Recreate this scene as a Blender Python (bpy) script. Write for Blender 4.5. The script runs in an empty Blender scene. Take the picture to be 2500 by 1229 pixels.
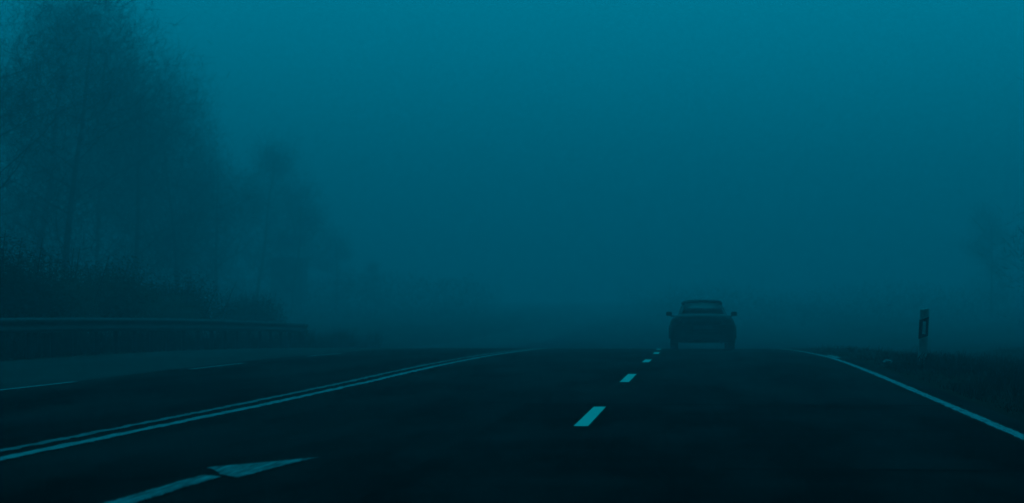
import bpy, bmesh, math, random
import numpy as np
from mathutils import Vector, Matrix

scene = bpy.context.scene
COL = scene.collection
R = math.radians
random.seed(4)

# ------------------------------------------------------------------ camera, sky, sun, exposure
EYE = 1.13
cam = bpy.data.objects.new('camera', bpy.data.cameras.new('camera'))
COL.objects.link(cam)
cam.data.lens, cam.data.sensor_width = 79.2, 36.0
cam.data.clip_start, cam.data.clip_end = 0.1, 3000
cam.location = (0, 0, EYE)
cam.rotation_euler = (R(90 + 1.255), 0, math.atan(470 / 5500))
cam.data.dof.use_dof = True
cam.data.dof.focus_distance, cam.data.dof.aperture_fstop = 27.0, 2.8
scene.camera = cam

world = bpy.data.worlds.new('World')
scene.world = world
world.use_nodes = True
nt = world.node_tree
bg = nt.nodes['Background']
sky = nt.nodes.new('ShaderNodeTexSky')
sky.sky_type = 'NISHITA'
sky.sun_disc = False
SUN_EL, SUN_AZ = R(60), R(3)               # azimuth clockwise from +Y
sky.sun_elevation, sky.sun_rotation = SUN_EL, SUN_AZ
sky.dust_density, sky.air_density = 6.0, 1.0
tint = nt.nodes.new('ShaderNodeMix')
tint.data_type, tint.blend_type = 'RGBA', 'MULTIPLY'
tint.inputs[0].default_value = 1.0
tint.inputs[7].default_value = (0.0, 0.66, 1.0, 1)    # the cold teal light of the whole picture
grey = nt.nodes.new('ShaderNodeRGBToBW')
nt.links.new(sky.outputs[0], grey.inputs[0])
nt.links.new(grey.outputs[0], tint.inputs[6])
nt.links.new(tint.outputs[2], bg.inputs[0])
bg.inputs[1].default_value = 0.10

sun = bpy.data.objects.new('sun', bpy.data.lights.new('sun', 'SUN'))
COL.objects.link(sun)
sun.data.energy, sun.data.angle = 0.5, R(40)
sun.data.color = (0.0, 0.63, 1.0)
sd = Vector((math.sin(SUN_AZ) * math.cos(SUN_EL), math.cos(SUN_AZ) * math.cos(SUN_EL), math.sin(SUN_EL)))
sun.rotation_euler = (-sd).to_track_quat('-Z', 'Y').to_euler()

vs = scene.view_settings
vs.view_transform, vs.look = 'Standard', 'None'
vs.exposure, vs.gamma, vs.use_curve_mapping = -0.28, 1.0, False
scene.cycles.volume_bounces = 2
scene.cycles.max_bounces = 6
HAZE = 0.0073

# ------------------------------------------------------------------ helpers
def mat(name, color, rough=0.8, spec=0.2, metal=0.0, noise=0.0, scale=4.0, stretch=(1, 1, 1), bump=0.0, alpha=1.0):
    m = bpy.data.materials.new(name)
    m.use_nodes = True
    t = m.node_tree
    b = t.nodes['Principled BSDF']
    b.inputs['Base Color'].default_value = (*color, 1)
    b.inputs['Roughness'].default_value = rough
    b.inputs['Specular IOR Level'].default_value = spec
    b.inputs['Metallic'].default_value = metal
    b.inputs['Alpha'].default_value = alpha
    if noise or bump:
        tc = t.nodes.new('ShaderNodeTexCoord')
        mp = t.nodes.new('ShaderNodeMapping')
        mp.inputs['Scale'].default_value = stretch
        t.links.new(tc.outputs['Object'], mp.inputs[0])
        n = t.nodes.new('ShaderNodeTexNoise')
        n.inputs['Scale'].default_value = scale
        n.inputs['Detail'].default_value = 6
        n.inputs['Roughness'].default_value = 0.65
        t.links.new(mp.outputs[0], n.inputs['Vector'])
        if noise:
            r = t.nodes.new('ShaderNodeValToRGB')
            r.color_ramp.elements[0].position, r.color_ramp.elements[1].position = 0.3, 0.7
            r.color_ramp.elements[0].color = (*[c * (1 - noise) for c in color], 1)
            r.color_ramp.elements[1].color = (*[min(1, c * (1 + noise)) for c in color], 1)
            t.links.new(n.outputs[0], r.inputs[0])
            t.links.new(r.outputs[0], b.inputs['Base Color'])
        if bump:
            bp = t.nodes.new('ShaderNodeBump')
            bp.inputs['Strength'].default_value = bump
            bp.inputs['Distance'].default_value = 0.02
            t.links.new(n.outputs[0], bp.inputs['Height'])
            t.links.new(bp.outputs[0], b.inputs['Normal'])
    return m

def link_mesh(name, verts, faces, m, parent=None, smooth=False):
    me = bpy.data.meshes.new(name)
    me.from_pydata([tuple(v) for v in verts], [], [tuple(f) for f in faces])
    me.update()
    if smooth:
        me.shade_smooth()
    me.materials.append(m)
    o = bpy.data.objects.new(name, me)
    COL.objects.link(o)
    if parent:
        o.parent = parent
    return o

def from_bm(name, bm, m, parent=None, smooth=False):
    bmesh.ops.recalc_face_normals(bm, faces=bm.faces)
    me = bpy.data.meshes.new(name)
    bm.to_mesh(me)
    bm.free()
    if smooth:
        me.shade_smooth()
    me.materials.append(m)
    o = bpy.data.objects.new(name, me)
    COL.objects.link(o)
    if parent:
        o.parent = parent
    return o

def thing(name, label, cat, loc=(0, 0, 0), rz=0, group=None):
    o = bpy.data.objects.new(name, None)
    COL.objects.link(o)
    o.empty_display_size = 0.3
    o.location, o.rotation_euler = loc, (0, 0, rz)
    return tag(o, label, cat, group)

def tag(o, label, cat, group=None):
    o['label'], o['category'] = label, cat
    if group:
        o['group'] = group
    return o

def structure(o, label=None, cat=None):
    o['kind'] = 'structure'
    if label:
        o['label'] = label
    if cat:
        o['category'] = cat
    return o

def copy_tree(o, parent=None):
    c = o.copy()
    COL.objects.link(c)
    c.parent = parent
    for ch in list(o.children):
        copy_tree(ch, c)
    return c

def bx(bm, c, s, bevel=0.0, rot=None):
    r = bmesh.ops.create_cube(bm, size=1)
    vs_ = r['verts']
    for v in vs_:
        v.co = Vector((v.co.x * s[0], v.co.y * s[1], v.co.z * s[2]))
    if bevel:
        es = list({e for v in vs_ for e in v.link_edges})
        g = bmesh.ops.bevel(bm, geom=es, offset=bevel, segments=2, affect='EDGES')
        vs_ = list({v for f in g['faces'] for v in f.verts} | {v for v in vs_ if v.is_valid})
    for v in vs_:
        if rot:
            v.co = rot @ v.co
        v.co += Vector(c)

# ------------------------------------------------------------------ the lie of the land: flat, then falling away over a crest
Y0, K = 31.6, 0.000243
SAG = [(78, -K * 46.4 ** 2), (86, -0.70), (94, -0.86), (104, -0.99), (115, -1.06), (130, -1.05), (155, -0.94), (200, -0.63), (270, -0.18), (360, 0.26), (480, 0.55), (700, 0.7)]
def drop(y):
    """flat, then over a crest into a shallow sag that climbs again far off in the fog"""
    d = max(0.0, y - Y0)
    if y <= 78:
        return -K * d * d
    for (ya, za), (yb, zb_) in zip(SAG, SAG[1:]):
        if y <= yb:
            return za + (zb_ - za) * (y - ya) / (yb - ya)
    return SAG[-1][1]

YS = sorted(set([-60, -40, -20, -10] + list(range(-4, 100, 2)) + list(range(100, 320, 6)) + list(range(320, 640, 40))))
ROAD_L, ROAD_R = -8.75, 2.95
SHOULDER_L = -13.3

def hash2(x, y):
    return (math.sin(x * 0.9 + 1.3) * math.cos(y * 0.37 + x * 0.21) + 0.6 * math.sin(x * 2.1 - y * 0.83 + 0.5) + 0.4 * math.cos(y * 1.3 + x * 0.6))

def land(x, y):
    z = drop(y)
    if x < -13.8:
        t = min(1.0, (-13.8 - x) / 5.0)
        z += (0.9 if y < 50 else max(0.25, 0.9 - (y - 50) * 0.03)) * t * t * (3 - 2 * t) + 0.12 * t * hash2(x * 0.7, y * 0.5)
    elif x > 3.25:
        t = min(1.0, (x - 3.25) / 1.2)
        z += t * (0.03 + 0.05 * hash2(x * 1.3, y * 0.6))
        u = (x - 7.5) / 2.2
        z -= 0.30 * math.exp(-u * u)
    return z

M_ground = mat('meadow_soil', (0.010, 0.011, 0.007), 0.95, 0.0, noise=0.45, scale=1.2, bump=0.5)
M_road = mat('asphalt', (0.007, 0.007, 0.007), 0.95, 0.0, noise=0.8, scale=0.55, stretch=(1.2, 0.16, 1))
M_shoulder = mat('pale_asphalt', (0.038, 0.038, 0.037), 1.0, 0.0, noise=0.25, scale=0.7, stretch=(1, 0.3, 1))
M_tar = mat('tar', (0.003, 0.003, 0.003), 1.0, 0.0)

def asphalt_detail(m, grit):
    """fine aggregate speckle on top of the broad wheel-track streaks"""
    t = m.node_tree
    b = t.nodes['Principled BSDF']
    src = b.inputs['Base Color'].links[0].from_socket
    tc = t.nodes.new('ShaderNodeTexCoord')
    n = t.nodes.new('ShaderNodeTexNoise')
    n.inputs['Scale'].default_value = 55
    n.inputs['Detail'].default_value = 3
    t.links.new(tc.outputs['Object'], n.inputs['Vector'])
    mr = t.nodes.new('ShaderNodeMapRange')
    mr.inputs[1].default_value, mr.inputs[2].default_value = 0.3, 0.7
    mr.inputs[3].default_value, mr.inputs[4].default_value = 1 - grit, 1 + grit
    t.links.new(n.outputs[0], mr.inputs[0])
    mx = t.nodes.new('ShaderNodeVectorMath')
    mx.operation = 'SCALE'
    t.links.new(src, mx.inputs[0])
    t.links.new(mr.outputs[0], mx.inputs['Scale'])
    t.links.new(mx.outputs[0], b.inputs['Base Color'])
    bp = t.nodes.new('ShaderNodeBump')
    bp.inputs['Strength'].default_value = 0.35
    bp.inputs['Distance'].default_value = 0.006
    t.links.new(n.outputs[0], bp.inputs['Height'])
    t.links.new(bp.outputs[0], b.inputs['Normal'])
def damp(m, lo, hi, gloss):
    """uneven damp patches: a faint sheen where the noise is high"""
    t = m.node_tree
    tc = t.nodes.new('ShaderNodeTexCoord')
    mp = t.nodes.new('ShaderNodeMapping')
    mp.inputs['Scale'].default_value = (1.1, 0.22, 1)
    t.links.new(tc.outputs['Object'], mp.inputs[0])
    n = t.nodes.new('ShaderNodeTexNoise')
    n.inputs['Scale'].default_value, n.inputs['Detail'].default_value = 0.9, 5
    t.links.new(mp.outputs[0], n.inputs['Vector'])
    mr = t.nodes.new('ShaderNodeMapRange')
    mr.inputs[1].default_value, mr.inputs[2].default_value = lo, hi
    mr.inputs[3].default_value, mr.inputs[4].default_value = 0.0, gloss
    t.links.new(n.outputs[0], mr.inputs[0])
    t.links.new(mr.outputs[0], t.nodes['Principled BSDF'].inputs['Specular IOR Level'])
damp(M_road, 0.45, 0.8, 0.02)
asphalt_detail(M_road, 0.45)
asphalt_detail(M_shoulder, 0.3)

XS = [-620, -400, -250, -150, -100, -70, -50, -40, -32, -27, -24, -22, -20, -19, -18, -17, -16.2, -15.4, -14.8, -14.2, -13.8,
      SHOULDER_L, -10, -6, -2, ROAD_R, 3.25, 3.6, 4, 4.5, 5, 5.6, 6.2, 6.8, 7.5, 8.2, 9, 10, 11, 12, 14, 17, 20, 25, 32, 40, 55, 75, 100, 150, 250, 400, 620]
gv = [(x, y, land(x, y)) for y in YS for x in XS]
n = len(XS)
gf = [(j * n + i, j * n + i + 1, (j + 1) * n + i + 1, (j + 1) * n + i) for j in range(len(YS) - 1) for i in range(n - 1)]
structure(link_mesh('ground', gv, gf, M_ground, smooth=True))

def strip(name, x0, x1, y0, y1, dz, m, parent=None, edge=0.0, seed=0, inner=()):
    """a sheet laid on the road between two lines x0(y), x1(y); a worn edge wanders by `edge`"""
    f0 = x0 if callable(x0) else (lambda y: x0)
    f1 = x1 if callable(x1) else (lambda y: x1)
    ys = [y for y in YS if y0 < y < y1]
    if edge:
        ys = sorted(set(ys) | {y0 + (y1 - y0) * k / int((y1 - y0) / 0.18) for k in range(1, int((y1 - y0) / 0.18))})
    ys = [y0] + ys + [y1]
    rnd = random.Random(seed)
    v = []
    for y in ys:
        z = zroad(y) + dz
        v += [(f0(y) + rnd.uniform(-edge, edge), y, z), (f1(y) + rnd.uniform(-edge, edge), y, z)]
    f = [(2 * k, 2 * k + 1, 2 * k + 3, 2 * k + 2) for k in range(len(ys) - 1)]
    return link_mesh(name, v, f, m, parent)

def zroad(y):
    """height of the faceted road sheet itself, so that paint lies exactly parallel to it"""
    import bisect
    k = min(max(bisect.bisect_right(YS, y), 1), len(YS) - 1)
    a, b = YS[k - 1], YS[k]
    t = (y - a) / (b - a)
    return drop(a) * (1 - t) + drop(b) * t

road = structure(strip('road', ROAD_L, ROAD_R, -40, 300, 0.004, M_road))
structure(strip('road_shoulder', SHOULDER_L, ROAD_L, -40, 300, 0.004, M_shoulder))
M_patch = mat('newer_asphalt', (0.004, 0.004, 0.004), 0.95, 0.0, noise=0.7, scale=0.7, stretch=(0.5, 1.6, 1))
asphalt_detail(M_patch, 0.5)
damp(M_patch, 0.48, 0.8, 0.02)
strip('asphalt_patch', -1.95, 2.5, 6.0, 24.4, 0.008, M_patch, road, 0, 9)
strip('tar_joint', -1.95, 2.75, 24.33, 24.55, 0.012, M_tar, road, 0, 1)
strip('tar_joint', 0.1, 2.6, 15.02, 15.15, 0.012, M_tar, road, 0, 2)
strip('tar_joint', 0.3, 2.2, 19.6, 19.7, 0.012, M_tar, road, 0, 3)

# ------------------------------------------------------------------ painted markings
def paint(name, color, holes, streak=(6, 0.5, 1), scale=4.0):
    """road paint, worn through to the asphalt in streaks along the driving direction"""
    m = mat(name, color, 0.7, 0.1)
    t = m.node_tree
    b = t.nodes['Principled BSDF']
    tc = t.nodes.new('ShaderNodeTexCoord')
    mp = t.nodes.new('ShaderNodeMapping')
    mp.inputs['Scale'].default_value = streak
    t.links.new(tc.outputs['Object'], mp.inputs[0])
    nz = t.nodes.new('ShaderNodeTexNoise')
    nz.inputs['Scale'].default_value, nz.inputs['Detail'].default_value, nz.inputs['Roughness'].default_value = scale, 8, 0.7
    t.links.new(mp.outputs[0], nz.inputs['Vector'])
    r = t.nodes.new('ShaderNodeValToRGB')
    r.color_ramp.elements[0].position, r.color_ramp.elements[1].position = max(0.0, holes - 0.10), holes + 0.14
    r.color_ramp.elements[0].color = (0.012, 0.012, 0.012, 1) if holes > 0.2 else (*[c * 0.85 for c in color], 1)
    r.color_ramp.elements[1].color = (*color, 1)
    t.links.new(nz.outputs[0], r.inputs[0])
    t.links.new(r.outputs[0], b.inputs['Base Color'])
    return m

M_fresh = paint('fresh_white_paint', (0.45, 0.45, 0.37), 0.1, scale=30)
M_worn = paint('worn_white_paint', (0.19, 0.19, 0.185), 0.40)
M_faded = paint('faded_white_paint', (0.12, 0.12, 0.117), 0.43)
M_pale = paint('thin_white_paint', (0.17, 0.17, 0.165), 0.38)
M_arrow = paint('scuffed_white_paint', (0.21, 0.21, 0.205), 0.50, streak=(14, 0.8, 1), scale=2.2)

def bend(y):                                         # the road leans left beyond the crest
    return -0.0006 * min(max(0, y - 46), 60) ** 2 - (0.072 * max(0, y - 106))
DASHES = [(20.06, 23.75, 'nearest and longest short white lane dash, bright on the dark asphalt'),
          (30.98, 34.47, 'second nearest bright white lane dash, beyond the transverse tar joint'),
          (41.93, 44.52, 'third white lane dash from the camera, small and well before the car'),
          (51.7, 54.6, 'tiny white lane dash level with the left wheels of the car ahead'),
          (62.2, 65.6, 'farthest, faintest lane dash, a speck on the crest beside the car')]
for i, (a, b, lab) in enumerate(DASHES):
    o = strip('lane_dash', lambda y: -1.165 + bend(y), lambda y: -1.035 + bend(y), a, b, 0.016, M_fresh, None)
    tag(o, lab, 'lane marking', 'short white dashes between the two lanes')

def lerp(pts):
    def f(y):
        for (ya, xa), (yb, xb) in zip(pts, pts[1:]):
            if y <= yb:
                return xa + (xb - xa) * (y - ya) / (yb - ya)
        return pts[-1][1]
    return f
right_x = lerp([(-40, 2.6), (47, 2.6), (56, 2.45), (76, 2.1), (120, 1.0)])
low_x = lerp([(-40, -5.6), (15.6, -4.96), (24, -4.72), (31, -4.62), (58, -4.64), (90, -4.9)])
left_x = lerp([(-40, -9.2), (27.6, -8.78), (36.7, -8.4), (50, -8.36), (90, -8.6)])
o = strip('edge_line', lambda y: right_x(y) - 0.055, lambda y: right_x(y) + 0.055, -10, 78, 0.016, M_worn, None, 0.009, 5)
tag(o, 'long solid white line along the right edge of the road', 'road marking')
# the double line: a near, better kept line and a thinner worn one beside it; breaks where the paint has gone
o = strip('centre_line', lambda y: low_x(y) - 0.062, lambda y: low_x(y) + 0.062, 4, 78, 0.016, M_worn, None, 0.015, 6)
tag(o, 'nearer, brighter stripe of the double white centre line', 'road marking', 'double white centre line')
o = strip('centre_line', lambda y: low_x(y) - 0.33, lambda y: low_x(y) - 0.23, 4, 78, 0.016, M_faded, None, 0.022, 7)
tag(o, 'farther, thinner and more worn stripe of the double white centre line', 'road marking', 'double white centre line')
for a, b, lab in [(19.5, 30.5, 'thin faded white dash at the far left edge of the photo'),
                  (36.4, 40.6, 'thin faded white dash in the middle of the left edge row'),
                  (47.2, 51.5, 'most distant thin faded dash of the left edge row')]:
    o = strip('edge_dash', lambda y: left_x(y) - 0.05, lambda y: left_x(y) + 0.05, a, b, 0.016, M_pale, None, 0.004, int(a))
    tag(o, lab, 'road marking', 'faded dashes along the left carriageway edge')

# curved merge-right arrow on the left lane
def flat(name, pts, dz, m, parent=None):
    rj = random.Random(len(pts) * 7 + 1)
    fine = []
    for (xa, ya), (xb, yb) in zip(pts, pts[1:] + pts[:1]):   # a chipped outline
        k = max(1, int(math.hypot(xb - xa, yb - ya) / 0.07))
        for q_ in range(k):
            t_ = q_ / k
            j_ = 0.011 if q_ else 0.0
            fine.append((xa + (xb - xa) * t_ + rj.uniform(-j_, j_), ya + (yb - ya) * t_ + rj.uniform(-j_, j_)))
    bm = bmesh.new()
    vs_ = [bm.verts.new((x, y, zroad(y) + dz)) for x, y in fine]
    f = bm.faces.new(vs_)
    if f.normal.z < 0:
        f.normal_flip()
    bmesh.ops.triangulate(bm, faces=[f])
    return from_bm(name, bm, m, parent)
arrow = thing('road_arrow', 'large scuffed white arrow painted on the left lane, pointing ahead and right', 'road marking')
flat('shaft', [(-3.36, 9.4), (-3.19, 9.4), (-3.17, 11.2), (-3.13, 12.4), (-3.105, 13.3), (-3.06, 14.12), (-3.13, 14.2), (-3.20, 14.22), (-3.24, 13.6), (-3.28, 12.6), (-3.34, 11.2)], 0.016, M_arrow, arrow)
flat('head', [(-3.325, 14.9), (-3.14, 14.42), (-3.11, 14.30), (-2.94, 14.06), (-2.88, 14.75), (-2.815, 15.4), (-2.735, 15.95), (-3.02, 15.42)], 0.016, M_arrow, arrow)
patch = flat('paint_smear', [(2.66, 46.2), (2.79, 46.6), (2.80, 48.2), (2.74, 49.8), (2.67, 50.2), (2.665, 48)], 0.020, M_worn)
tag(patch, 'smeared white blotch against the right edge line far ahead', 'road marking')

# ------------------------------------------------------------------ guardrail on the left
M_steel = mat('weathered_galvanised_steel', (0.020, 0.021, 0.021), 0.7, 0.1, 0.0, noise=0.3, scale=2.0)
M_steel_dark = mat('dull_steel', (0.02, 0.021, 0.021), 0.8, 0.1)
rail = thing('guardrail', 'long grey steel guardrail along the left side of the road', 'guardrail', (-13.55, 45, drop(45)))
prof = [(0.0, 0.52), (0.05, 0.53), (0.085, 0.565), (0.085, 0.60), (0.035, 0.655), (0.03, 0.675), (0.035, 0.695), (0.085, 0.75), (0.085, 0.785), (0.05, 0.82), (0.0, 0.83),
        (-0.006, 0.826), (0.044, 0.815), (0.078, 0.783), (0.078, 0.752), (0.028, 0.697), (0.023, 0.675), (0.028, 0.653), (0.078, 0.598), (0.078, 0.567), (0.045, 0.535), (-0.006, 0.526)]
ys = list(range(12, 78, 2))
v = [(px, y - 45, drop(y) - drop(45) + pz) for y in ys for px, pz in prof]
q = len(prof)
f = [(j * q + i, j * q + (i + 1) % q, (j + 1) * q + (i + 1) % q, (j + 1) * q + i) for j in range(len(ys) - 1) for i in range(q)]
link_mesh('rail_beam', v, f, M_steel, rail)
for k in range(37):
    y = 14 + k * 1.7
    bm = bmesh.new()
    zz = drop(y) - drop(45)
    bx(bm, (-0.075, y - 45, zz + 0.30), (0.10, 0.012, 1.0))
    bx(bm, (-0.125, y - 45, zz + 0.30), (0.012, 0.11, 1.0))
    bx(bm, (-0.018, y - 45, zz + 0.675), (0.03, 0.10, 0.20))
    from_bm('rail_post', bm, M_steel_dark, rail)

# ------------------------------------------------------------------ delineator post on the right verge
M_white = mat('white_plastic', (0.33, 0.33, 0.32), 0.8, 0.1, noise=0.25, scale=9, stretch=(1, 1, 0.3))
M_black = mat('black_plastic', (0.005, 0.005, 0.005), 0.8, 0.1)
M_refl = mat('white_reflector', (0.5, 0.5, 0.5), 0.3, 0.5)
def dsection(w, d, k=10):
    pts = []
    for i in range(k + 1):                                   # rounded nose toward the traffic (-Y)
        a = math.pi + math.pi * i / k
        pts.append((w / 2 * math.cos(a), -d * 0.25 + d * 0.75 * math.sin(a) * 0.45))
    pts += [(w * 0.42, d * 0.35), (0.0, d * 0.6), (-w * 0.42, d * 0.35)]
    return pts
def prism(name, sec, zlow, zhigh, m, parent, grow=1.0):
    bm = bmesh.new()
    lo = [bm.verts.new((x * grow, y * grow, zlow(x))) for x, y in sec]
    hi = [bm.verts.new((x * grow, y * grow, zhigh(x))) for x, y in sec]
    k = len(sec)
    for i in range(k):
        bm.faces.new((lo[i], lo[(i + 1) % k], hi[(i + 1) % k], hi[i]))
    bm.faces.new(hi)
    bm.faces.new(lo[::-1])
    return from_bm(name, bm, m, parent)
dp = thing('delineator_post', 'slightly leaning white roadside marker post with slanted black band and reflector, on the right verge', 'marker post', (3.69, 39.0, land(3.69, 39) - 0.02))
dp.rotation_euler = (0, R(3.2), R(12))
sec = dsection(0.15, 0.12)
prism('post', sec, lambda x: -0.2, lambda x: 1.03 + 0.22 * x, M_white, dp)
prism('black_band', sec, lambda x: 0.545 + 0.42 * x, lambda x: 0.87 + 0.42 * x, M_black, dp, 1.05)
bm = bmesh.new()
bx(bm, (-0.010, -0.073, 0.703), (0.052, 0.02, 0.215), 0.004)
from_bm('reflector', bm, M_refl, dp)

# ------------------------------------------------------------------ the car ahead, seen from behind
M_paint = mat('dark_car_paint', (0.005, 0.0055, 0.006), 0.6, 0.12)
M_trim = mat('black_trim', (0.008, 0.008, 0.008), 0.7, 0.2)
M_glass = mat('car_glass', (0.015, 0.018, 0.018), 0.3, 0.05, alpha=0.9)
M_lamp = mat('red_lamp_lens', (0.045, 0.010, 0.010), 0.3, 0.4)
M_rubber = mat('tyre_rubber', (0.010, 0.010, 0.010), 0.9, 0.1)
M_alloy = mat('wheel_alloy', (0.25, 0.25, 0.25), 0.4, 0.4, 0.8)
M_plate = mat('number_plate', (0.04, 0.04, 0.04), 0.5, 0.2)
M_seat = mat('seat_cloth', (0.012, 0.012, 0.012), 0.9, 0.1)

CARY, CARX = 62.2, -0.06
slope = -2 * K * (CARY - Y0)
car = thing('car', 'dark saloon car driving ahead in the right lane, seen from behind in the fog', 'car', (CARX, CARY, drop(CARY) + 0.005))
car.scale = (0.965, 0.965, 0.985)
car.rotation_euler = (math.atan(-2 * K * (CARY + 1.9 - Y0)), 0, R(0.8))
# y = 0 at rear tyre contact; the tail overhangs toward the viewer (-Y)
def section(y, w, z0, z1, belt_w, tuck):
    """half outline of the lower body, from the sill up to the belt line"""
    return [(w * 0.80, y, z0), (w * 0.93, y, z0 + 0.03), (w * 0.985, y, z0 + 0.14), (w, y, z0 + 0.33), (w * 0.995, y, z0 + 0.48 * 1.0),
            (w * 0.96, y, z1 - 0.17), (w * 0.88, y, z1 - 0.05), (belt_w * 0.93, y, z1 + 0.01), (belt_w * 0.55, y, z1 + tuck), (0.0, y, z1 + tuck * 1.25)]
stations = [(-0.96, 0.70, 0.36, 0.78, 0.58, 0.005), (-0.92, 0.84, 0.25, 0.90, 0.66, 0.01), (-0.84, 0.905, 0.215, 0.965, 0.72, 0.02), (-0.60, 0.93, 0.20, 0.985, 0.75, 0.025),
            (-0.2, 0.94, 0.20, 0.99, 0.77, 0.02), (0.4, 0.945, 0.19, 0.985, 0.79, 0.0), (1.4, 0.94, 0.19, 0.965, 0.80, 0.0), (2.3, 0.935, 0.19, 0.945, 0.79, 0.0),
            (2.7, 0.93, 0.19, 0.925, 0.77, 0.02), (3.3, 0.90, 0.20, 0.86, 0.70, 0.03), (3.65, 0.80, 0.24, 0.74, 0.58, 0.03), (3.76, 0.66, 0.33, 0.62, 0.45, 0.02)]
bm = bmesh.new()
rows = []
for s in stations:
    half = section(*s)
    full = half[:-1] + [half[-1]] + [(-x, y, z) for x, y, z in half[-2::-1]]
    rows.append([bm.verts.new(p) for p in full])
for a, b in zip(rows, rows[1:]):
    for i in range(len(a) - 1):
        bm.faces.new((a[i], a[i + 1], b[i + 1], b[i]))
    bm.faces.new((a[-1], a[0], b[0], b[-1]))
bm.faces.new(rows[0])
bm.faces.new(rows[-1][::-1])
# wheel arches: recesses hide behind dark liners set just proud of the flank
body = from_bm('body', bm, M_paint, car, True)
mod = body.modifiers.new('s', 'SUBSURF')
mod.levels = mod.render_levels = 1

# greenhouse: roof, pillars and glass
RT = 1.405
def quadstrip(name, pts_l, m, th, parent=car):
    """a thick panel through a grid of points"""
    bm = bmesh.new()
    g = [[bm.verts.new(p) for p in row] for row in pts_l]
    for a, b in zip(g, g[1:]):
        for i in range(len(a) - 1):
            bm.faces.new((a[i], a[i + 1], b[i + 1], b[i]))
    bmesh.ops.recalc_face_normals(bm, faces=bm.faces)
    o = from_bm(name, bm, m, parent, True)
    md = o.modifiers.new('t', 'SOLIDIFY')
    md.thickness, md.offset = th, 0
    return o
def roofrow(y, w, z, n=8):
    return [(w * math.sin(t), y, z - 0.085 * (1 - math.cos(t)) ** 1.6 * (1 if abs(t) < 1.2 else 1.15)) for t in [(-1 + 2 * i / n) * math.pi / 2 for i in range(n + 1)]]
quadstrip('roof', [roofrow(0.02, 0.53, RT - 0.055), roofrow(0.25, 0.56, RT - 0.01), roofrow(0.7, 0.575, RT + 0.008), roofrow(1.2, 0.575, RT), roofrow(1.55, 0.55, RT - 0.04)], M_paint, 0.035)
def pillar(name, a, b, wa, wb, m=M_paint):
    bm = bmesh.new()
    a, b = Vector(a), Vector(b)
    ring = lambda c, w: [bm.verts.new(c + Vector(d)) for d in ((-w[0], -w[1], 0), (w[0], -w[1], 0), (w[0], w[1], 0), (-w[0], w[1], 0))]
    r0, r1 = ring(a, wa), ring(b, wb)
    for i in range(4):
        bm.faces.new((r0[i], r0[(i + 1) % 4], r1[(i + 1) % 4], r1[i]))
    bm.faces.new(r1)
    bm.faces.new(r0[::-1])
    return from_bm(name, bm, m, car)
for s in (-1, 1):
    pillar('rear_pillar', (s * 0.66, -0.40, 0.97), (s * 0.525, 0.10, RT - 0.14), (0.045, 0.16), (0.035, 0.10))
    pillar('door_pillar', (s * 0.69, 1.15, 0.95), (s * 0.55, 1.10, RT - 0.10), (0.02, 0.06), (0.02, 0.05), M_trim)
    pillar('front_pillar', (s * 0.68, 2.35, 0.92), (s * 0.53, 1.52, RT - 0.14), (0.03, 0.05), (0.03, 0.05))
quadstrip('rear_window', [[(x * 0.62, -0.42 - 0.04 * (1 - x * x), 0.985) for x in (-1, -.5, 0, .5, 1)], [(x * 0.49, 0.03 - 0.03 * (1 - x * x), RT - 0.085 + 0.02 * (1 - x * x)) for x in (-1, -.5, 0, .5, 1)]], M_glass, 0.006)
quadstrip('windscreen', [[(x * 0.64, 2.36 + 0.06 * (1 - x * x), 0.93) for x in (-1, -.5, 0, .5, 1)], [(x * 0.50, 1.56 + 0.03 * (1 - x * x), RT - 0.085) for x in (-1, -.5, 0, .5, 1)]], M_glass, 0.006)
for s in (-1, 1):
    quadstrip('side_window', [[(s * 0.685, y, 0.965 - 0.012 * y) for y in (-0.1, 1.1, 2.2)], [(s * 0.55, y, RT - 0.13) for y in (0.16, 1.05, 1.55)]], M_glass, 0.006)
for s in (-1, 1):
    for y, zt in ((1.35, 1.12), (0.25, 1.04)):
        bm = bmesh.new()
        bx(bm, (s * 0.36, y, 0.80), (0.46, 0.14, 0.60), 0.05)
        bx(bm, (s * 0.36, y - 0.03, zt + 0.04), (0.25, 0.09, 0.17), 0.035)
        from_bm('car_seat', bm, M_seat, car, True)
# tail: bumper, lamps, plate, boot seam, exhaust
bm = bmesh.new()
for i in range(9):
    pass
g0 = []
for i in range(13):
    x = -0.91 + 1.82 * i / 12
    u = abs(x) / 0.91
    y = -0.985 + 0.20 * u ** 4
    g0.append([bm.verts.new((x, y, 0.215 + 0.0 + 0.02 * (1 - u * u))), bm.verts.new((x, y - 0.015, 0.36)), bm.verts.new((x, y, 0.52)), bm.verts.new((x * 0.985, y + 0.07, 0.55)), bm.verts.new((x * 0.98, y + 0.22, 0.22))])
for a, b in zip(g0, g0[1:]):
    for i in range(5):
        bm.faces.new((a[i], a[(i + 1) % 5], b[(i + 1) % 5], b[i]))
bm.faces.new(g0[0]); bm.faces.new(g0[-1][::-1])
bumper = from_bm('bumper', bm, M_paint, car, True)
bm = bmesh.new(); bx(bm, (0, -0.998, 0.40), (1.25, 0.02, 0.035), 0.006); from_bm('trim_strip', bm, M_steel_dark, bumper)
bm = bmesh.new(); bx(bm, (0, -0.972, 0.63), (0.52, 0.022, 0.11), 0.004); from_bm('number_plate', bm, M_plate, car)
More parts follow.
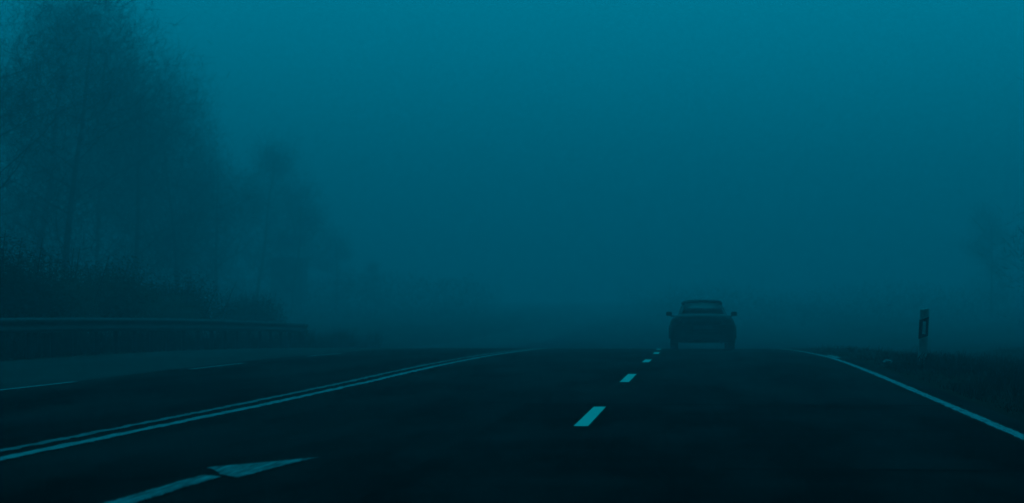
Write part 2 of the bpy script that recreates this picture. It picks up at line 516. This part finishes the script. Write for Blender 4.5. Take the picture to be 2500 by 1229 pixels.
for s in (-1, 1):
    bm = bmesh.new()
    bx(bm, (s * 0.68, -0.905, 0.76), (0.36, 0.10, 0.135), 0.03, None)
    for v_ in bm.verts:
        v_.co.y += 0.38 * max(0, abs(v_.co.x) - 0.62)
        v_.co.z += 0.10 * (abs(v_.co.x) - 0.68)
    from_bm('tail_lamp', bm, M_lamp, car, True)
    bm = bmesh.new()
    bmesh.ops.create_cone(bm, cap_ends=True, segments=16, radius1=0.035, radius2=0.035, depth=0.16, matrix=Matrix.Translation((s * 0.52, -0.93, 0.225)) @ Matrix.Rotation(math.pi / 2, 4, 'X'))
    from_bm('exhaust_pipe', bm, M_steel_dark, car)
    # wing mirrors on short stalks
    bm = bmesh.new()
    bx(bm, (s * 0.95, 2.02, 1.03), (0.18, 0.10, 0.125), 0.03)
    bx(bm, (s * 0.80, 2.05, 0.965), (0.22, 0.06, 0.035), 0.01)
    mi = from_bm('wing_mirror', bm, M_paint, car, True)
    bm = bmesh.new(); bx(bm, (s * 0.95, 1.966, 1.03), (0.16, 0.008, 0.11), 0.003); from_bm('mirror_glass', bm, M_glass, mi)
bm = bmesh.new(); bx(bm, (0, -0.955, 0.885), (1.10, 0.016, 0.012)); from_bm('boot_seam', bm, M_trim, car)
bm = bmesh.new(); bx(bm, (0, 1.5, 0.24), (1.3, 3.6, 0.06)); from_bm('underbody', bm, M_trim, car)

def wheel(sx, y):
    root = None
    bm = bmesh.new()
    sec_ = [(0.20, -0.10), (0.285, -0.112), (0.312, -0.09), (0.318, 0.0), (0.312, 0.09), (0.285, 0.112), (0.20, 0.10)]
    k = 32
    rings = [[bm.verts.new((sx * 0.80 + w, y + r * math.cos(2 * math.pi * i / k), 0.318 + r * math.sin(2 * math.pi * i / k))) for r, w in sec_] for i in range(k)]
    for i in range(k):
        a, b = rings[i], rings[(i + 1) % k]
        for j in range(len(sec_) - 1):
            bm.faces.new((a[j], a[j + 1], b[j + 1], b[j]))
    tyre = from_bm('wheel', bm, M_rubber, car, True)
    bm = bmesh.new()
    mt = Matrix.Translation((sx * 0.80, y, 0.318)) @ Matrix.Rotation(math.pi / 2, 4, 'Y')
    bmesh.ops.create_cone(bm, cap_ends=True, segments=24, radius1=0.20, radius2=0.20, depth=0.15, matrix=mt)
    for i in range(5):
        a = 2 * math.pi * i / 5
        bx(bm, (sx * 0.885, y + 0.11 * math.cos(a), 0.318 + 0.11 * math.sin(a)), (0.02, 0.17, 0.05), 0.0, None)
    from_bm('rim', bm, M_alloy, tyre)
for sx in (-1, 1):
    wheel(sx, 0.0)
    wheel(sx, 2.72)
    for y in (0.0, 2.72):                                    # dark arch lips round the wheels
        bm = bmesh.new()
        k = 14
        inner, outer = [], []
        for i in range(k + 1):
            a = math.pi * i / k
            for lst, r in ((inner, 0.33), (outer, 0.37)):
                lst.append([bm.verts.new((sx * w, y + r * math.cos(a), 0.318 + r * math.sin(a))) for w in (0.90, 0.955)])
        for i in range(k):
            for A, B in ((inner[i], inner[i + 1]), (outer[i], outer[i + 1])):
                bm.faces.new((A[0], A[1], B[1], B[0]))
            for e in (0, 1):
                bm.faces.new((inner[i][e], inner[i + 1][e], outer[i + 1][e], outer[i][e]))
        from_bm('wheel_arch', bm, M_trim, car)

# ------------------------------------------------------------------ trees
M_bark = mat('wet_bark', (0.030, 0.027, 0.022), 0.9, 0.1, noise=0.4, scale=6, stretch=(1, 1, 0.3), bump=0.4)
M_twig = mat('bare_twigs', (0.028, 0.025, 0.020), 0.9, 0.05)
M_leaf = mat('dark_bush_leaves', (0.030, 0.038, 0.020), 0.8, 0.1, noise=0.4, scale=3)

def tube(vs_, fs, path, radii, k=6):
    base = len(vs_)
    for i, p in enumerate(path):
        d = (path[min(i + 1, len(path) - 1)] - path[max(i - 1, 0)]).normalized()
        u = d.orthogonal().normalized()
        w = d.cross(u)
        for j in range(k):
            a = 2 * math.pi * j / k
            vs_.append(p + (u * math.cos(a) + w * math.sin(a)) * radii[i])
    for i in range(len(path) - 1):
        for j in range(k):
            a, b = base + i * k + j, base + i * k + (j + 1) % k
            fs.append((a, b, b + k, a + k))

def tree_meshes(height, spread, seed, ntwig, stem=0.16, low=0.18, upright=0.6, twig_w=0.0045):
    """trunk with limbs (one mesh) and the fine twigs of the crown (another)"""
    rnd = random.Random(seed)
    tv, tf, ends = [], [], []
    def grow(p, d, length, rad, level):
        n_ = max(3, int(length / 0.5))
        path, rr = [p.copy()], [rad]
        for i in range(n_):
            j_ = .045 if level == 0 else .13
            d = (d + Vector((rnd.gauss(0, j_), rnd.gauss(0, j_), rnd.gauss(0.03, .09)))).normalized()
            p = p + d * (length / n_)
            path.append(p.copy())
            rr.append(rad * (1 - 0.75 * (i + 1) / n_))
        tube(tv, tf, path, rr, 8 if level == 0 else 5 if level == 1 else 3)
        for i, q_ in enumerate(path):
            if level >= 1 and i:
                ends.append((q_, d.copy(), level))
        if level < 3:
            kids = (20, 7, 4)[level]
            for c in range(kids):
                t = low + (1 - low) * (c + rnd.random()) / kids if level == 0 else 0.25 + 0.75 * (c + rnd.random()) / kids
                i = min(len(path) - 2, int(t * (len(path) - 1)))
                fr = t * (len(path) - 1) - i
                q_ = path[i].lerp(path[i + 1], min(1, fr))
                az = rnd.uniform(0, 2 * math.pi)
                up = upright if level == 0 else 0.35
                if level == 0:
                    nd = Vector((math.cos(az), math.sin(az), up * rnd.uniform(.5, 1.5)))
                    ln = spread * (1.05 - 0.75 * abs(t - 0.35)) * rnd.uniform(.7, 1.15)
                else:
                    nd = d * 0.7 + Vector((math.cos(az), math.sin(az), up * rnd.uniform(-.6, 1.5))) * 0.8
                    ln = length * rnd.uniform(.35, .6)
                grow(q_, nd.normalized(), ln, rr[i] * rnd.uniform(.28, .42), level + 1)
    grow(Vector((0, 0, -0.2)), Vector((rnd.gauss(0, .03), rnd.gauss(0, .03), 1)).normalized(), height, stem, 0)
    cv, cf = [], []
    for _ in range(ntwig):
        q_, d, lv = rnd.choice(ends)
        q_ = q_ + Vector((rnd.gauss(0, .5), rnd.gauss(0, .5), rnd.gauss(0, .5)))
        nd = (d * 0.6 + Vector((rnd.gauss(0, .7), rnd.gauss(0, .7), rnd.gauss(0.25, .6)))).normalized()
        ln, w = rnd.uniform(.25, .75), twig_w * rnd.uniform(.6, 1.5)
        u = nd.orthogonal().normalized()
        a = rnd.uniform(0, 6.28)
        u = (u * math.cos(a) + nd.cross(u) * math.sin(a)) * w
        mid = q_ + nd * ln * .55 + Vector((rnd.gauss(0, .03), rnd.gauss(0, .03), rnd.gauss(0, .03)))
        b = len(cv)
        cv += [q_ - u, q_ + u, mid + u * .7, mid - u * .7, q_ + nd * ln]
        cf += [(b, b + 1, b + 2, b + 3), (b + 3, b + 2, b + 4)]
    return (tv, tf), (cv, cf)

def mesh_of(name, vf, m):
    me = bpy.data.meshes.new(name)
    me.from_pydata([tuple(p) for p in vf[0]], [], vf[1])
    me.update()
    me.materials.append(m)
    return me
VARIANTS = []
for sd_, h, sp in ((11, 9.4, 3.2), (23, 8.6, 3.0), (37, 9.0, 2.8)):
    t_, c_ = tree_meshes(h, sp, sd_, 14500, stem=0.12, low=0.06)
    VARIANTS.append((mesh_of('trunk', t_, M_bark), mesh_of('crown', c_, M_twig), h))

def tree(x, y, var, height, rz, label, group):
    tm, cm, h = VARIANTS[var]
    root = thing('bare_tree', label, 'tree', (x, y, land(x, y) - 0.05), rz, group)
    root.scale = (height / h,) * 3
    for nm, me in (('trunk', tm), ('crown', cm)):
        o = bpy.data.objects.new(nm, me)
        COL.objects.link(o)
        o.parent = root
    return root
GL = 'bare trees behind the left guardrail'
tree(-23.8, 72, 0, 11.6, 0.3, 'big bare tree at the left edge of the photo, its twigs filling the top corner', GL)
tree(-29.0, 100, 1, 14.5, 1.9, 'tall bare tree behind the guardrail, second from the left edge, trunk above the bushes', GL)
tree(-30.2, 117, 2, 13.3, 4.0, 'tall bare tree with a slim straight trunk, third from the left behind the guardrail', GL)
tree(-41.2, 134, 2, 18.3, 2.6, 'pale tall bare tree between the edge tree and the second trunk', GL)
tree(-39.8, 145, 0, 15.7, 2.2, 'pale tall bare tree in the gap between the second and third trunks', GL)
tree(-32.2, 136, 1, 13.0, 5.2, 'hazy bare tree right of the slim straight trunk', GL)
tree(-34.6, 158, 0, 12.0, 0.8, 'pale lower bare tree where the row sinks, left of the tower', GL)
tree(-43.3, 178, 1, 16.0, 4.4, 'ghostly bare tree dissolving in the fog far behind the guardrail, left of the road', 'ghostly bare trees far off in the fog')
tree(-36.9, 182, 2, 13.1, 3.0, 'ghostly bare tree dissolving in the fog far behind the guardrail, left of the road', 'ghostly bare trees far off in the fog')
tree(-37.0, 200, 1, 10.2, 1.1, 'ghostly bare tree dissolving in the fog far behind the guardrail, left of the road', 'ghostly bare trees far off in the fog')
tree(-35.4, 215, 0, 6.9, 2.5, 'ghostly bare tree dissolving in the fog far behind the guardrail, left of the road', 'ghostly bare trees far off in the fog')
tree(-34.4, 235, 2, 4.8, 0.2, 'ghostly bare tree dissolving in the fog far behind the guardrail, left of the road', 'ghostly bare trees far off in the fog')
GR = 'bare trees right of the road'
tree(14.7, 86.0, 2, 10.6, 2.4, 'bare tree cut by the right edge of the photo, only branch tips showing', GR)
tree(28.5, 228.0, 0, 9.5, 1.5, 'faint ghostly bare tree deep in the fog right of the marker post', GR)


def bush_mesh(seed, w, d, h, nleaf):
    rnd = random.Random(seed)
    lobes = [(Vector((rnd.uniform(-.36, .36) * w, rnd.uniform(-.3, .3) * d, rnd.uniform(.25, .62) * h)), rnd.uniform(.28, .42)) for _ in range(9)]
    cv, cf = [], []
    for _ in range(nleaf):
        c, r = rnd.choice(lobes)
        p = Vector((rnd.gauss(0, 1), rnd.gauss(0, 1), rnd.gauss(0, 1))).normalized() * rnd.random() ** 0.75 * 1.3
        p = c + Vector((p.x * r * w * .62, p.y * r * d * .8, p.z * r * h * .95))
        if p.z < 0:
            p.z *= -.3
        a = Vector((rnd.gauss(0, 1), rnd.gauss(0, 1), rnd.gauss(0, 1))).normalized()
        b_ = a.orthogonal().normalized()
        s, l = rnd.uniform(.006, .018), rnd.uniform(.05, .13)
        i = len(cv)
        cv += [p - b_ * s * .3, p + a * l * .5 + b_ * s, p + a * l, p + a * l * .5 - b_ * s]
        cf.append((i, i + 1, i + 2, i + 3))
    sv, sf = [], []
    for _ in range(12):
        p = Vector((rnd.uniform(-.3, .3) * w, rnd.uniform(-.25, .25) * d, -0.1))
        tip = Vector((p.x * 1.6, p.y * 1.6, h * rnd.uniform(.6, 1.08)))
        tube(sv, sf, [Vector((0, 0, -0.25)), p, p.lerp(tip, .5) + Vector((rnd.gauss(0, .08), rnd.gauss(0, .08), 0)), tip], [.03, .03, .02, .006], 4)
    return mesh_of('foliage', (cv, cf), M_leaf), mesh_of('stems', (sv, sf), M_bark)
BUSH = [bush_mesh(5, 3.4, 2.4, 2.6, 26000), bush_mesh(9, 3.8, 2.4, 2.3, 26000)]
def bush(x, y, var, s, rz, label):
    root = thing('bush', label, 'bush', (x, y, land(x, y) - 0.05), rz, 'dark bushes behind the left guardrail')
    root.scale = s
    for nm, me in (('foliage', BUSH[var][0]), ('stems', BUSH[var][1])):
        o = bpy.data.objects.new(nm, me)
        COL.objects.link(o)
        o.parent = root
bush(-16.0, 42.5, 0, (1, 1, 0.92), 1.5, 'dark bush behind the guardrail, cut by the left edge of the photo')
bush(-16.2, 46.0, 1, (1, 1, 1.0), 1.7, 'second dark bush from the left behind the guardrail')
bush(-16.0, 50.0, 0, (1, 1.1, 0.9), 4.6, 'third dark bush from the left behind the guardrail')
bush(-16.1, 54.5, 1, (1.1, 1, 0.95), 1.4, 'dark bush left of the slim tree trunk behind the guardrail')
bush(-16.3, 60.0, 0, (1, 1, 0.8), 2.0, 'low hazy bush behind the middle of the guardrail')
bush(-16.0, 66.0, 1, (1, 1, 0.75), 1.2, 'low hazy bush behind the row of visible guardrail posts')

bush(-17.2, 70.0, 0, (1.1, 1.1, 0.8), 3.1, 'pale low bush where the visible guardrail posts end')
bush(-19.5, 82.0, 1, (1.3, 1.2, 0.9), 0.9, 'faint bush beyond the end of the guardrail, left of the tower')
bush(-20.0, 98.0, 0, (1.4, 1.2, 0.9), 5.1, 'faintest bush, a smudge below the tower')

# ------------------------------------------------------------------ flat-roofed hut lost in the fog
M_render = mat('dark_render', (0.06, 0.06, 0.055), 0.9, 0.1, noise=0.25, scale=2)
HX, HY = -44.6, 240.0
hut = thing('transformer_tower', 'narrow square tower with a flat roof, a faint block in the fog beyond the guardrail', 'tower', (HX, HY, land(HX, HY) - 0.3))
hut.scale = (1.2, 1.2, 1.12)
bm = bmesh.new(); bx(bm, (0, 0, 2.75), (2.85, 2.9, 5.5), 0.02); from_bm('wall', bm, M_render, hut)
bm = bmesh.new(); bx(bm, (0, 0, 5.58), (3.05, 3.1, 0.16), 0.02); from_bm('roof', bm, M_steel_dark, hut)
bm = bmesh.new(); bx(bm, (0.1, -1.46, 1.35), (1.1, 0.04, 2.1), 0.01); dr = from_bm('door', bm, M_steel_dark, hut)
bm = bmesh.new(); bx(bm, (0.5, -1.5, 1.3), (0.03, 0.05, 0.16), 0.01); from_bm('handle', bm, M_steel, dr)
bm = bmesh.new()
for k in range(6):
    bx(bm, (0.1, -1.465, 3.9 + 0.12 * k), (0.9, 0.03, 0.07))
from_bm('vent', bm, M_steel_dark, hut)

# ------------------------------------------------------------------ a far wood on the slope beyond the crest, one dim mass
rw = random.Random(77)
wv, wf = [], []
for _ in range(110000):
    y = rw.uniform(185, 330)
    x = rw.uniform(-75, 45) * y / 170
    if abs(x - bend(y) + 3) < 8:          # the road leaves a gap
        continue
    ht = 5.2 + 1.4 * math.sin(x * 0.11 + y * 0.05) + 0.9 * math.sin(x * 0.37 + 1) + (1.2 if x < -18 else 0)
    p = Vector((x, y, land(x, y) + 0.5 * ht * rw.random() ** 1.8))
    a = Vector((rw.gauss(0, 1), rw.gauss(0, 1), rw.gauss(0.4, 1))).normalized()
    b_ = a.orthogonal().normalized() * rw.uniform(.015, .04)
    l = rw.uniform(.25, .6)
    i = len(wv)
    wv += [p - b_ * .4, p + a * l * .5 + b_, p + a * l, p + a * l * .5 - b_]
    wf.append((i, i + 1, i + 2, i + 3))
o = link_mesh('distant_wood', wv, wf, M_twig)
o['kind'] = 'stuff'
o['label'], o['category'] = 'dim far wood fading into the fog beyond the road crest', 'wood'

# ------------------------------------------------------------------ grass and litter on the verge
M_grass = mat('dead_wet_grass', (0.009, 0.010, 0.006), 0.9, 0.0, noise=0.5, scale=0.9)
rng = np.random.default_rng(3)
gv, gf = [], []
def blades(count, xr, yr, hmin, hmax, dens=None):
    for _ in range(count):
        x, y = rng.uniform(*xr), rng.uniform(*yr)
        cl = hash2(x * 2.3, y * 1.7)
        if rng.random() > 0.55 + 0.4 * cl:
            continue
        z = land(x, y) - 0.01
        h = rng.uniform(hmin, hmax) * (1 + 0.5 * cl)
        if x < 3.5 and x > 0:
            h *= 0.5
        a = rng.uniform(0, 6.28)
        w = rng.uniform(.003, .008)
        lx, ly = rng.normal(0, .35) * h, rng.normal(0, .35) * h
        cx, cy = math.cos(a) * w, math.sin(a) * w
        i = len(gv)
        gv.extend([(x - cx, y - cy, z), (x + cx, y + cy, z), (x + cx * .7 + lx * .4, y + cy * .7 + ly * .4, z + h * .65), (x - cx * .7 + lx * .4, y - cy * .7 + ly * .4, z + h * .65), (x + lx, y + ly, z + h)])
        gf.extend([(i, i + 1, i + 2, i + 3), (i + 3, i + 2, i + 4)])
blades(42000, (3.05, 9.5), (16, 46), 0.05, 0.20)
blades(16000, (3.05, 16), (44, 80), 0.04, 0.13)
blades(30000, (-15.2, -13.7), (30, 95), 0.15, 0.55)
blades(1100, (3.2, 4.3), (38.2, 39.0), 0.08, 0.22)
o = link_mesh('grass', gv, gf, M_grass)
o['kind'] = 'stuff'
o['label'], o['category'] = 'dark wet grass growing on the road verges', 'grass'

bm = bmesh.new()
bmesh.ops.create_icosphere(bm, subdivisions=2, radius=0.07)
rl = random.Random(8)
for v_ in bm.verts:
    v_.co = Vector((v_.co.x * 1.25, v_.co.y * .9, max(v_.co.z * .6, -0.02))) * rl.uniform(.7, 1.2)
o = from_bm('litter', bm, mat('crumpled_paper', (0.22, 0.22, 0.21), 0.8, 0.1), None)
o.location = (3.32, 41.5, land(3.32, 41.5) + 0.05)
tag(o, 'small pale crumpled scrap of litter on the right verge before the marker post', 'litter')

# ------------------------------------------------------------------ the fog itself
bm = bmesh.new()
zb, zt = -4.0, 22.6
bx(bm, (0, 290, (zb + zt) / 2), (1260, 720, zt - zb))
hm = bpy.data.materials.new('fog')
hm.use_nodes = True
t = hm.node_tree
t.nodes.remove(t.nodes['Principled BSDF'])
pv = t.nodes.new('ShaderNodeVolumePrincipled')
pv.inputs['Color'].default_value = (0.60, 0.59, 0.635, 1)
pv.inputs['Density'].default_value = HAZE
pv.inputs['Anisotropy'].default_value = 0.84
t.links.new(pv.outputs[0], t.nodes['Material Output'].inputs['Volume'])
hz = from_bm('haze', bm, hm)
hz['kind'] = 'stuff'
hz['label'], hz['category'] = 'even blue fog filling the air over the road', 'fog'
